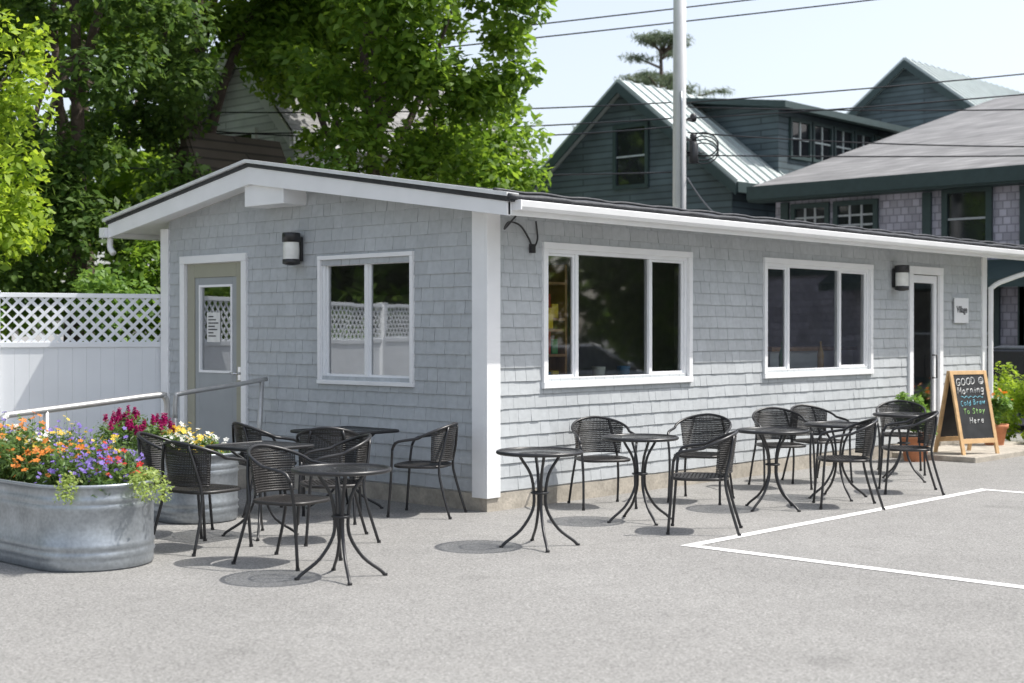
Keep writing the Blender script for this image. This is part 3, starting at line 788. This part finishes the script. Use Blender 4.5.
# chalk lettering drawn as single strokes on a unit grid (x 0..1, z 0..1)
def arc(cx, cz, rx, rz_, a0, a1, n_=10): return [(cx+rx*math.cos(math.radians(a0+(a1-a0)*i/n_)), cz+rz_*math.sin(math.radians(a0+(a1-a0)*i/n_))) for i in range(n_+1)]
GL = {'G': [arc(.5, .5, .42, .5, 45, 335)+[(.9, .45), (.55, .45)]], 'O': [arc(.5, .5, .42, .5, 0, 360, 14)], 'D': [[(.15, 0), (.15, 1)]+arc(.2, .5, .68, .5, 90, -90)+[(.15, 0)]],
 'M': [[(.05, 0), (.12, 1), (.5, .3), (.88, 1), (.95, 0)]], 'o': [arc(.5, .3, .32, .3, 0, 360, 12)], 'r': [[(.25, .6), (.25, 0)], arc(.5, .3, .27, .28, 160, 50, 5)],
 'n': [[(.2, .6), (.2, 0)], [(.2, .35)]+arc(.48, .33, .27, .26, 150, 0, 6)+[(.75, 0)]], 'i': [[(.5, .58), (.5, 0)], [(.5, .75), (.5, .8)]],
 'g': [arc(.45, .32, .28, .28, 0, 360, 12), [(.75, .6), (.75, -.2)]+arc(.48, -.2, .27, .18, 0, -150, 6)], 'C': [arc(.5, .5, .42, .5, 50, 310)], 'l': [[(.45, 1), (.45, 0)]],
 'd': [arc(.42, .3, .28, .3, 0, 360, 12), [(.72, 1), (.72, 0)]], 'B': [[(.15, 0), (.15, 1)]+arc(.2, .77, .5, .23, 90, -90, 6)+arc(.2, .27, .62, .27, 90, -90, 6)+[(.15, 0)]],
 'e': [[(.2, .32), (.8, .34)]+arc(.5, .3, .3, .3, 5, 310, 9)], 'w': [[(.05, .6), (.27, 0), (.5, .5), (.73, 0), (.95, .6)]], 'T': [[(.05, 1), (.95, 1)], [(.5, 1), (.5, 0)]],
 'S': [arc(.5, .75, .33, .25, 30, 270, 8)+arc(.5, .25, .35, .25, 90, -150, 8)], 't': [[(.5, .95), (.5, .05), (.7, 0)], [(.2, .62), (.8, .62)]],
 'a': [arc(.45, .3, .28, .3, 0, 360, 12), [(.75, .6), (.75, 0)]], 'y': [[(.2, .6), (.47, .05)], [(.8, .6), (.3, -.35)]], 'H': [[(.15, 0), (.15, 1)], [(.85, 0), (.85, 1)], [(.15, .5), (.85, .5)]],
 ':)': [arc(.5, .5, .5, .5, 0, 360, 16), arc(.5, .5, .28, .28, 200, 340, 6), [(.33, .6), (.33, .7)], [(.67, .6), (.67, .7)]]}
Rc = random.Random(4)
def hand(seq, w_, h_, s_, mt_, x0, r=.0042):
    wid = [(.55 if c in 'il' else .6 if c == ' ' else 1.) for c in seq]; x = x0-sum(wid)*w_*1.12/2
    b = MB()
    for c, wd in zip(seq, wid):
        if c != ' ':
            an = Rc.uniform(-.08, .08); dz = Rc.uniform(-.006, .006)
            for stk in GL[c]:
                pts = []
                for (gx, gz) in stk:
                    lx, lz = (gx-.5)*w_, gz*h_
                    pts.append(P1(x+wd*w_/2+lx*math.cos(an)-lz*math.sin(an)+lz*.12, .008, s_+dz+lx*math.sin(an)+lz+(x-x0)*.04))
                b.tube(pts, r, 4)
        x += wd*w_*1.12
    mk('lettering', b, M[mt_], cbx)
hand(['G', 'O', 'O', 'D', ' ', ':)'], .073, .085, .885, 'chalkw', 0, .0055)
hand(list('Morning'), .060, .085, .775, 'chalkw', 0, .005)
hand(list('Cold Brew'), .044, .062, .625, 'chalkb', 0, .0042)
hand(list('To Stay'), .048, .062, .52, 'chalkg', 0, .0042)
hand(list('Here'), .055, .07, .40, 'chalkw', .02, .0045)
cu_ = MB(); cu_.tube([P1(-.18+.36*i/24, .008, .725+.010*math.sin(i*1.3)) for i in range(25)], .0035, 4); mk('chalk_flourish', cu_, M['chalkb'], cbx)
def pot(x, y, z, r, h, lm, label, ph, n=900, blos=None):
    e = thing('potted_plant', label, 'potted plant', (x, y, z))
    b = MB(); b.lathe([(r*.68, 0), (r*.92, h*.8), (r*1.02, h*.8), (r*1.04, h), (r*.94, h), (r*.9, h*.86)], 28, cap=False); b.lathe([(r*.68, 0), (r*.66, .005)], 28); mk('pot', b, M['terracotta'], e)
    b = MB(); b.lathe([(r*.92, h*.85), (r*.5, h*.88)], 20); mk('soil', b, M['soil'], e)
    cs = [(rnd.uniform(-r, r)*.8, rnd.uniform(-r, r)*.8, h+ph*rnd.uniform(.1, .9)) for _ in range(9)]
    leaves('foliage', cs, [(r*.55, r*.55, ph*.22)]*9, n, .075, LM[lm], e)
    if blos:
        flowers_mesh('blossom', [(rnd.uniform(-r, r), rnd.uniform(-r, r), h+ph*rnd.uniform(.6, 1.1)) for _ in range(18)], .035, FC[blos], e)
pot(7.12, -.48, 0, .19, .34, 'shrub', 'terracotta pot with leafy green plant beside the door', .46)
pot(9.35, -.5, .07, .18, .28, 'shrub', 'terracotta pot with orange flowering plant', .42, blos='orange')
for i, (x, y, h, r, bl) in enumerate([(10.75, -.3, 1.05, .5, None), (11.5, -1.0, .85, .6, 'orange'), (11.3, .5, 1.1, .55, None), (12.4, -.6, .8, .6, None), (10.5, -1.1, .5, .4, 'yellow'), (12.5, -1.9, .6, .6, None), (10.0, -.95, .5, .3, None)]):
    e = thing('garden_shrub', 'bright green garden shrub' + (' dotted with %s flowers' % bl if bl else ' beside the cafe corner'), 'shrub', (x, y, 0), group='shrubs beside the cafe')
    cs = [(rnd.uniform(-r, r)*.7, rnd.uniform(-r, r)*.7, h*rnd.uniform(.2, .85)) for _ in range(14)]
    leaves('foliage', cs, [(r*.4, r*.4, h*.25)]*14, 3000, .07, LM['bright' if i % 2 == 0 else 'shrub'], e)
    if bl: flowers_mesh('blossom', [(rnd.uniform(-r, r), rnd.uniform(-r, r), h*rnd.uniform(.7, 1.1)) for _ in range(30)], .04, FC[bl], e)
# ------------------------------------------------------------ utility pole and wires
pl = thing('utility_pole', 'tall pale grey utility pole with small insulators', 'pole', (11.34, 6.14, 0))
b = MB(); b.tube([(0, 0, -.2), (0, 0, 6), (0, 0, 11.5)], [.125, .115, .10], 18); mk('pole_shaft', b, M['pole'], pl)
for zz in (4.75, 4.98, 5.33):
    b = MB(); b.box(.08, .32, -.10, -.06, zz-.02, zz+.02); b.lathe([(.03, 0), (.06, .03), (.06, .12), (.03, .15)], 12, (.3, -.08, zz-.02)); mk('insulator', b, M['black'], pl)
b = MB(); b.lathe([(.07, -.34), (.085, -.3), (.085, .0), (.04, .05)], 14, (.2, -.16, 4.9)); mk('splice_case', b, M['black'], pl)
b = MB(); b.tube([(-.11, -.12, 0), (-.11, -.12, 5.6), (-.09, -.1, 5.8)], .02, 8); mk('conduit', b, M['galv'], pl)
def wire(p0, p1, sag, label='thin black overhead cable strung from the pole', r=.013):
    p0, p1 = Vector(p0), Vector(p1); b = MB()
    b.tube([p0.lerp(p1, i/14)-Vector((0, 0, sag*4*(i/14)*(1-i/14))) for i in range(15)], r, 5)
    o = mk('power_line', b, M['black']); o['label'] = label; o['category'] = 'power line'; o['group'] = 'overhead cables'
PX = (11.34, 6.14)
for zp, zr, sag in [(5.63, 7.1, .12), (5.35, 6.7, .15), (5.55, 5.9, .2), (5.1, 5.2, .3), (4.7, 4.9, .1)]: wire((PX[0]+.1, PX[1]-.1, zp), (21, -4.4, zr), sag)
for zp, zr, sag in [(5.63, 5.5, .1), (5.35, 5.1, .1), (5.2, 5.3, .25), (4.4, 4.5, .1)]: wire((PX[0]-.1, PX[1]+.1, zp), (4.5, 13.6, zr), sag)
wire((4.5, 13.6, 6.2), (20, -3.2, 8.9), .1); wire((4.5, 13.6, 6.0), (20, -3.2, 8.6), .1)
wire((11.44, 6.04, 4.3), (9, 3.5, 3.2), .1, 'service cable dropping from the pole to the cafe roof', .014)
lp = MB(); lp.tube([(11.75+.18*math.cos(a*.4), 5.9-.18*math.cos(a*.4), 4.72+.2*math.sin(a*.4)+.004*a) for a in range(60)], .013, 5)
o = mk('cable_coil', lp, M['black'], pl, (-11.34, -6.14, 0))

# ------------------------------------------------------------ background buildings
def bwin(parent, face, a0, a1, z0, z1, pos, trim, nx=2, nz=2, t=.1, mg=None):
    def bx(b, a, c, d0, d1, zz0, zz1):
        if face == 'x': b.box(pos-d1, pos-d0, a, c, zz0, zz1)
        else: b.box(a, c, pos-d1, pos-d0, zz0, zz1)
    b = MB(); bx(b, a0-t, a0, 0, .07, z0-t, z1+t); bx(b, a1, a1+t, 0, .07, z0-t, z1+t); bx(b, a0, a1, 0, .069, z1, z1+t); bx(b, a0, a1, 0, .069, z0-t, z0)
    o = mk('window', b, trim, parent)
    b = MB(); bx(b, a0, a1, .005, .015, z0, z1); mk('glass', b, M['darkglass'], o)
    b = MB()
    for i in range(1, nx): c = a0+(a1-a0)*i/nx; bx(b, c-.022, c+.022, .016, .04, z0, z1)
    for i in range(1, nz): c = z0+(z1-z0)*i/nz; bx(b, a0, a1, .0165, .039, c-.02, c+.02)
    if nx+nz > 2: mk('glazing_bar', b, mg or trim, o)
    return o
def ribs(b, x0, x1, ya, za, yb, zb, step=.45):
    x = x0
    while x <= x1:
        dy, dz = yb-ya, zb-za; L = math.hypot(dy, dz); ny, nz_ = -dz/L*.04, dy/L*.04
        if nz_ < 0: ny, nz_ = -ny, -nz_
        b.hexa([(x-.018, ya, za), (x+.018, ya, za), (x+.018, ya+ny, za+nz_), (x-.018, ya+ny, za+nz_), (x-.018, yb, zb), (x+.018, yb, zb), (x+.018, yb+ny, zb+nz_), (x-.018, yb+ny, zb+nz_)]); x += step
def gable_house(name, label, x0, x1, y0, y1, ze, zr, wallm, roofm, trimm, seams=True, oh=.35):
    e = thing(name, label, 'building'); yc = (y0+y1)/2
    b = MB(); b.prism([(y0, 0), (y1, 0), (y1, ze), (yc, zr), (y0, ze)], x0, x1, 'x'); mk('wall', b, wallm, e)
    k = (zr-ze)/(yc-y0); t = .14
    b = MB()
    ya, yb = y0-oh, y1+oh; za = ze-oh*k
    b.prism([(ya, za+.02), (yc, zr+.02), (yb, za+.02), (yb, za+.02+t), (yc, zr+.02+t), (ya, za+.02+t)], x0-oh, x1+oh, 'x')
    if seams:
        ribs(b, x0-oh+.02, x1+oh, ya, za+.02+t, yc, zr+.02+t); ribs(b, x0-oh+.02, x1+oh, yb, za+.02+t, yc, zr+.02+t)
    r = mk('roof', b, roofm, e)
    b = MB(); b.prism([(ya, za-.16), (yc, zr-.16), (yb, za-.16), (yb, za+.1), (yc, zr+.1), (ya, za+.1)], x0-oh-.05, x0-oh-.001, 'x')
    mk('rake_board', b, trimm, r)
    b = MB(); b.box(x0-oh, x1+oh, ya-.05, ya-.001, za-.1, za+.14); mk('eave_board', b, trimm, r)
    return e
A = gable_house('teal_house', 'weathered dark teal clapboard house with pale metal roof', 18.6, 36, 9.9, 16.1, 5.15, 7.6, M['teal'], M['metalroof'], M['teal_trim'])
bwin(A, 'x', 12.4, 13.3, 5.2, 6.6, 18.6, M['teal_trim'], 1, 2, mg=mat('pale_sash', (.45, .5, .52), .6))
d_ = MB(); d_.prism([(10.1, 5.0), (13, 5.0), (13, 7.45), (10.1, 7.05)], 20.9, 27.0, 'x'); dm = mk('dormer', d_, M['teal'], A)
d_ = MB(); d_.prism([(9.6, 6.98), (13.1, 7.48), (13.1, 7.6), (9.6, 7.14)], 20.4, 27.5, 'x'); mk('dormer_roof', d_, M['teal_trim'], dm)
for i in range(5):
    a = 21.45+i*1.06; bwin(A, 'y', a, a+.82, 5.95, 6.8, 10.1, M['teal_trim'], 2, 2, .08, mg=M['metalroof'])
B = gable_house('teal_barn', 'tall dark teal clapboard building with steep metal roof', 32.8, 50, 9.3, 16.1, 7.5, 10.1, M['teal'], M['metalroof'], M['teal_trim'])
Cc = thing('lavender_shop', 'two storey lavender grey shingled shop with dark green trim', 'building')
b = MB(); b.box(16.8, 40, -9, 7.6, 0, 4.5); mk('wall', b, M['lav'], Cc)
b = MB()
x0, x1, z0, z1 = 16.35, 28.6, 4.62, 8.0
b.prism([(x0, z0), (x1, z1), (41, 4.6), (41, 4.45), (x1, z1-.15), (x0, z0-.15)], -9.4, 8.0, 'y'); rc = mk('roof', b, M['roofgrey'], Cc)
b = MB(); b.box(x0-.05, x0-.001, -9.4, 8.0, z0-.26, z0+.02); mk('fascia', b, M['teal_trim'], Cc)
b = MB(); b.box(x0, 16.8, -9.4, 8.0, z0-.30, z0-.24); mk('soffit', b, M['teal_trim'], Cc)
b = MB()
for y in (7.35, 4.15, 2.2, -1.2): b.box(16.73, 16.8, y-.09, y+.09, .0, 4.3)
b.box(16.72, 16.8, -9, 7.44, 2.75, 2.95); mk('trim', b, M['teal_trim'], Cc)
mg = mat('grey_sash', (.4, .42, .44), .6)
bwin(Cc, 'x', 6.4, 7.1, 3.55, 4.15, 16.8, M['teal_trim'], 3, 3, mg=mg); bwin(Cc, 'x', 5.3, 6.1, 3.55, 4.15, 16.8, M['teal_trim'], 3, 3, mg=mg)
bwin(Cc, 'x', 2.95, 3.72, 3.25, 4.25, 16.8, M['teal_trim'], 1, 2, .12, mg=mg)
for y in (-4.5, -1.0, .9, 2.8): bwin(Cc, 'x', y, y+1.3, .7, 2.4, 16.8, M['teal_trim'], 2, 2, .12, mg=mg)
b = MB(); b.prism([(15.9, 2.55), (16.8, 2.95), (16.8, 2.85), (15.9, 2.4)], -6, 4.0, 'y'); mk('awning', b, M['teal_trim'], Cc)
Wh = gable_house('white_house', 'white clapboard house glimpsed between the trees', 7.2, 13, 11.7, 14.6, 5.4, 6.9, M['clap_white'], M['roofgrey'], M['white'], False)
bwin(Wh, 'x', 12.9, 13.5, 4.4, 5.3, 7.2, M['white'], 1, 2)
Sh = gable_house('brown_shed', 'dark brown wooden outbuilding with sloping roof', 4.0, 5.6, 9.6, 10.9, 3.4, 4.6, M['brown'], M['brown'], M['brown'], False, .12)

def build_car(label, paint, loc, rot):
    car = thing('parked_car', label, 'car', loc, rot, 'parked cars')
    b = MB(); b.prism([(-2.1, .3), (2.05, .3), (2.12, .55), (2.05, .72), (1.15, .86), (-1.9, .90), (-2.12, .78), (-2.15, .5)], -.85, .85, 'y'); mk('body', b, paint, car, bevel=.07)
    b = MB(); b.hexa([(-1.85, -.78, .88), (1.05, -.78, .85), (1.05, .78, .85), (-1.85, .78, .88), (-1.35, -.6, 1.33), (.25, -.6, 1.33), (.25, .6, 1.33), (-1.35, .6, 1.33)]); mk('cabin_glass', b, M['darkglass'], car, bevel=.06)
    b = MB(); b.hexa([(-1.37, -.61, 1.31), (.27, -.61, 1.31), (.27, .61, 1.31), (-1.37, .61, 1.31), (-1.25, -.55, 1.365), (.1, -.55, 1.365), (.1, .55, 1.365), (-1.25, .55, 1.365)]); mk('roof', b, paint, car, bevel=.02)
    for s_ in (-1, 1):
        for xx in ((1.08, .26), (-.45, -.40), (-1.86, -1.36)):
            b = MB(); b.tube([(xx[0], s_*.785, .87), (xx[1], s_*.605, 1.335)], .03, 6); mk('pillar', b, paint, car)
        b = MB(); b.lathe([(.03, -.05), (.075, -.03), (.075, .04), (.03, .06)], 10, (.85, s_*.93, .95)); mk('mirror', b, paint, car)
    for sx in (-1.35, 1.35):
        for sy in (-.8, .8):
            b = MB(); b.tube([(sx, sy-.1, .32), (sx, sy+.1, .32)], .32, 24); o = mk('wheel', b, M['rubber'], car)
            b = MB(); b.tube([(sx, sy-.11, .32), (sx, sy+.11, .32)], .19, 16); mk('rim', b, M['chrome'], o)
    for sy in (-.62, .62):
        b = MB(); b.box(2.0, 2.1, sy-.16, sy+.16, .56, .68); mk('headlight', b, M['chrome'], car, bevel=.02)
        b = MB(); b.box(-2.16, -2.08, sy-.14, sy+.14, .62, .78); mk('tail_light', b, M['redlamp'], car, bevel=.02)
M['carsilver'] = mat('silver_car_paint', (.35, .36, .38), .25, .5, coat=1)
build_car('dark grey parked hatchback beside the shop', M['carpaint'], (13.7, 1.0, 0), math.radians(90))
build_car('silver parked hatchback across the parking lot', M['carsilver'], (11.2, -8.6, 0), math.radians(20))

# ------------------------------------------------------------ trees
tree('shade_tree', 'large leafy shade tree rising behind the cafe roof', (5.8, 8.6, 0), 9, (6.75, 8.1, 7.1), (2.65, 2.7, 3.4), 78, .74, 44000, .155, LM['mid'], .2, 'trees behind the cafe', seed=3, limbs=10,
     extra=[(5.2, 7.6, 4.6, .7), (4.8, 7.9, 5.3, .7), (6.2, 7.4, 4.1, .7), (7.2, 7.0, 3.9, .7), (4.7, 8.2, 4.0, .5), (8.0, 6.9, 4.1, .55)])
tree('shade_tree', 'large leafy shade tree rising behind the cafe roof', (4.8, 11.8, 0), 9, (5.0, 11.2, 9.1), (3.4, 3.0, 3.3), 76, .85, 36000, .175, LM['mid'], .24, 'trees behind the cafe', seed=4, limbs=9)
tree('cedar_tree', 'dense dark green tree behind the white fence', (1.9, 10.3, 0), 9, (1.9, 10.2, 5.8), (2.0, 1.8, 4.2), 74, .66, 34000, .13, LM['dark'], .2, 'trees behind the fence', seed=5)
tree('maple_tree', 'yellow green young tree overhanging the lattice fence', (-1.2, 8.3, 0), 6, (-1.15, 7.65, 4.3), (1.05, 1.0, 3.1), 62, .34, 11000, .115, LM['bright'], .09, 'trees behind the fence', seed=6, zsq=1.2)
for i, (x, y, z, r, h) in enumerate([(13.5, 18.5, 5.0, 4.0, 4.8), (7.5, 19.5, 6, 4.5, 5.8), (2.5, 18, 6, 4.5, 5.8), (-3, 17, 5, 4, 5), (-9, 18, 5, 4, 5)]):
    tree('woodland_tree', 'dense green tree in the wooded area beyond', (x, y, 0), 9, (x, y, z), (r, r, h), 60, 1.1, 13000, .34, LM['dark' if i == 3 else 'mid'], .25, 'woodland trees beyond the fence', seed=20+i, limbs=3)
for i, (x, y, h, r) in enumerate([(.6, 7.5, 2.3, .9), (1.9, 7.6, 3.2, .9), (-1.0, 8.9, 2.2, 1.0), (3.0, 7.6, 3.9, .75), (4.3, 7.7, 4.3, .7), (-3.6, 9.6, 2.4, 1.2), (-6, 10.8, 2.4, 1.2)]):
    e = thing('large_shrub', 'green leafy shrub crowding the back of the fence', 'shrub', (x, y, 0), group='shrubs behind the fence')
    cs = [(rnd.uniform(-r, r)*.7, rnd.uniform(-r, r)*.7, h*rnd.uniform(.15, .95)) for _ in range(24)]
    leaves('foliage', cs, [(r*.38, r*.38, h*.14)]*24, 6500, .10, LM['mid' if i % 2 else 'shrub'], e)
pe = thing('pine_tree', 'tall sparse pine standing behind the teal house', 'tree', (35.4, 24.4, 0))
b = MB(); b.tube([(0, 0, 0), (.1, 0, 7), (0, .1, 13.0)], [.3, .2, .04], 8); mk('trunk', b, M['bark'], pe)
cs = []; rs = []
R = random.Random(12); lb = MB()
for k in range(46):
    z = 7.5+5.4*R.random()**.8; a = R.uniform(0, 6.28); L = (.5+(13.5-z)*.85)*R.uniform(.55, 1.1); L = min(L, 3.4)
    lb.tube([(0, 0, z-.3), (L*.5*math.cos(a), L*.5*math.sin(a), z-.05), (L*math.cos(a), L*math.sin(a), z+.15)], [.06, .04, .015], 5)
    for q in (.45, .72, 1.): cs.append((L*q*math.cos(a), L*q*math.sin(a), z+.1*q)); rs.append((.48, .48, .17))
mk('limb', lb, M['bark'], pe); leaves('crown', cs, rs, 14000, .26, LM['pine'], pe, aspect=.13, up=.2)
for i, (x, y) in enumerate([(9, -25), (14, -20), (20, -18), (26, -16), (32, -14), (39, -11)]):
    tree('street_tree', 'broad green tree across the parking lot', (x, y, 0), 9, (x, y, 5.2), (4.4, 3.4, 5.2), 60, 1.7, 8000, .6, LM['mid'], .25, 'trees across the parking lot', seed=40+i, limbs=2)
for i, (x, y) in enumerate([(-13, 14), (-12, 19), (-18, 16)]):
    tree('street_tree', 'broad green tree beyond the fence', (x, y, 0), 9, (x, y, 5.2), (4.2, 4.2, 5.2), 60, 1.6, 8000, .6, LM['dark'], .25, 'woodland trees beyond the fence', seed=60+i, limbs=2)

# ------------------------------------------------------------ light, sky, camera
sun_v = Vector((.38, -.39, .84)).normalized()
l = bpy.data.lights.new('sun', 'SUN'); l.energy = 5.0; l.angle = math.radians(.5); l.color = (1, .96, .9)
lo = bpy.data.objects.new('sun', l); COL.objects.link(lo); lo.rotation_euler = sun_v.to_track_quat('Z', 'Y').to_euler(); lo.location = (10, -10, 20)
wd = bpy.data.worlds.new('World'); S.world = wd; wd.use_nodes = True
n = wd.node_tree; bg = n.nodes['Background']
sk = n.nodes.new('ShaderNodeTexSky'); sk.sky_type = 'NISHITA'; sk.sun_disc = False
sk.sun_elevation = math.asin(sun_v.z); sk.sun_rotation = math.atan2(sun_v.x, sun_v.y); sk.air_density = 1.; sk.dust_density = 2.5; sk.ozone_density = 1.
hs = n.nodes.new('ShaderNodeHueSaturation'); hs.inputs['Saturation'].default_value = .52; hs.inputs['Value'].default_value = 1.6
n.links.new(sk.outputs[0], hs.inputs['Color']); n.links.new(hs.outputs[0], bg.inputs[0]); bg.inputs[1].default_value = .15

cam = bpy.data.cameras.new('camera'); co = bpy.data.objects.new('camera', cam); COL.objects.link(co)
cam.sensor_width = 36; cam.lens = 1416/1024*36; cam.clip_end = 2000
co.location = (-9.04, -8.64, 1.6)
f = Vector((.735, .678, -math.tan(math.atan(10.5/1416)))).normalized()
co.rotation_euler = f.to_track_quat('-Z', 'Y').to_euler()
cam.dof.use_dof = True; cam.dof.focus_distance = 12; cam.dof.aperture_fstop = 2.2
S.camera = co
S.view_settings.view_transform = 'Standard'; S.view_settings.look = 'None'; S.view_settings.exposure = 0
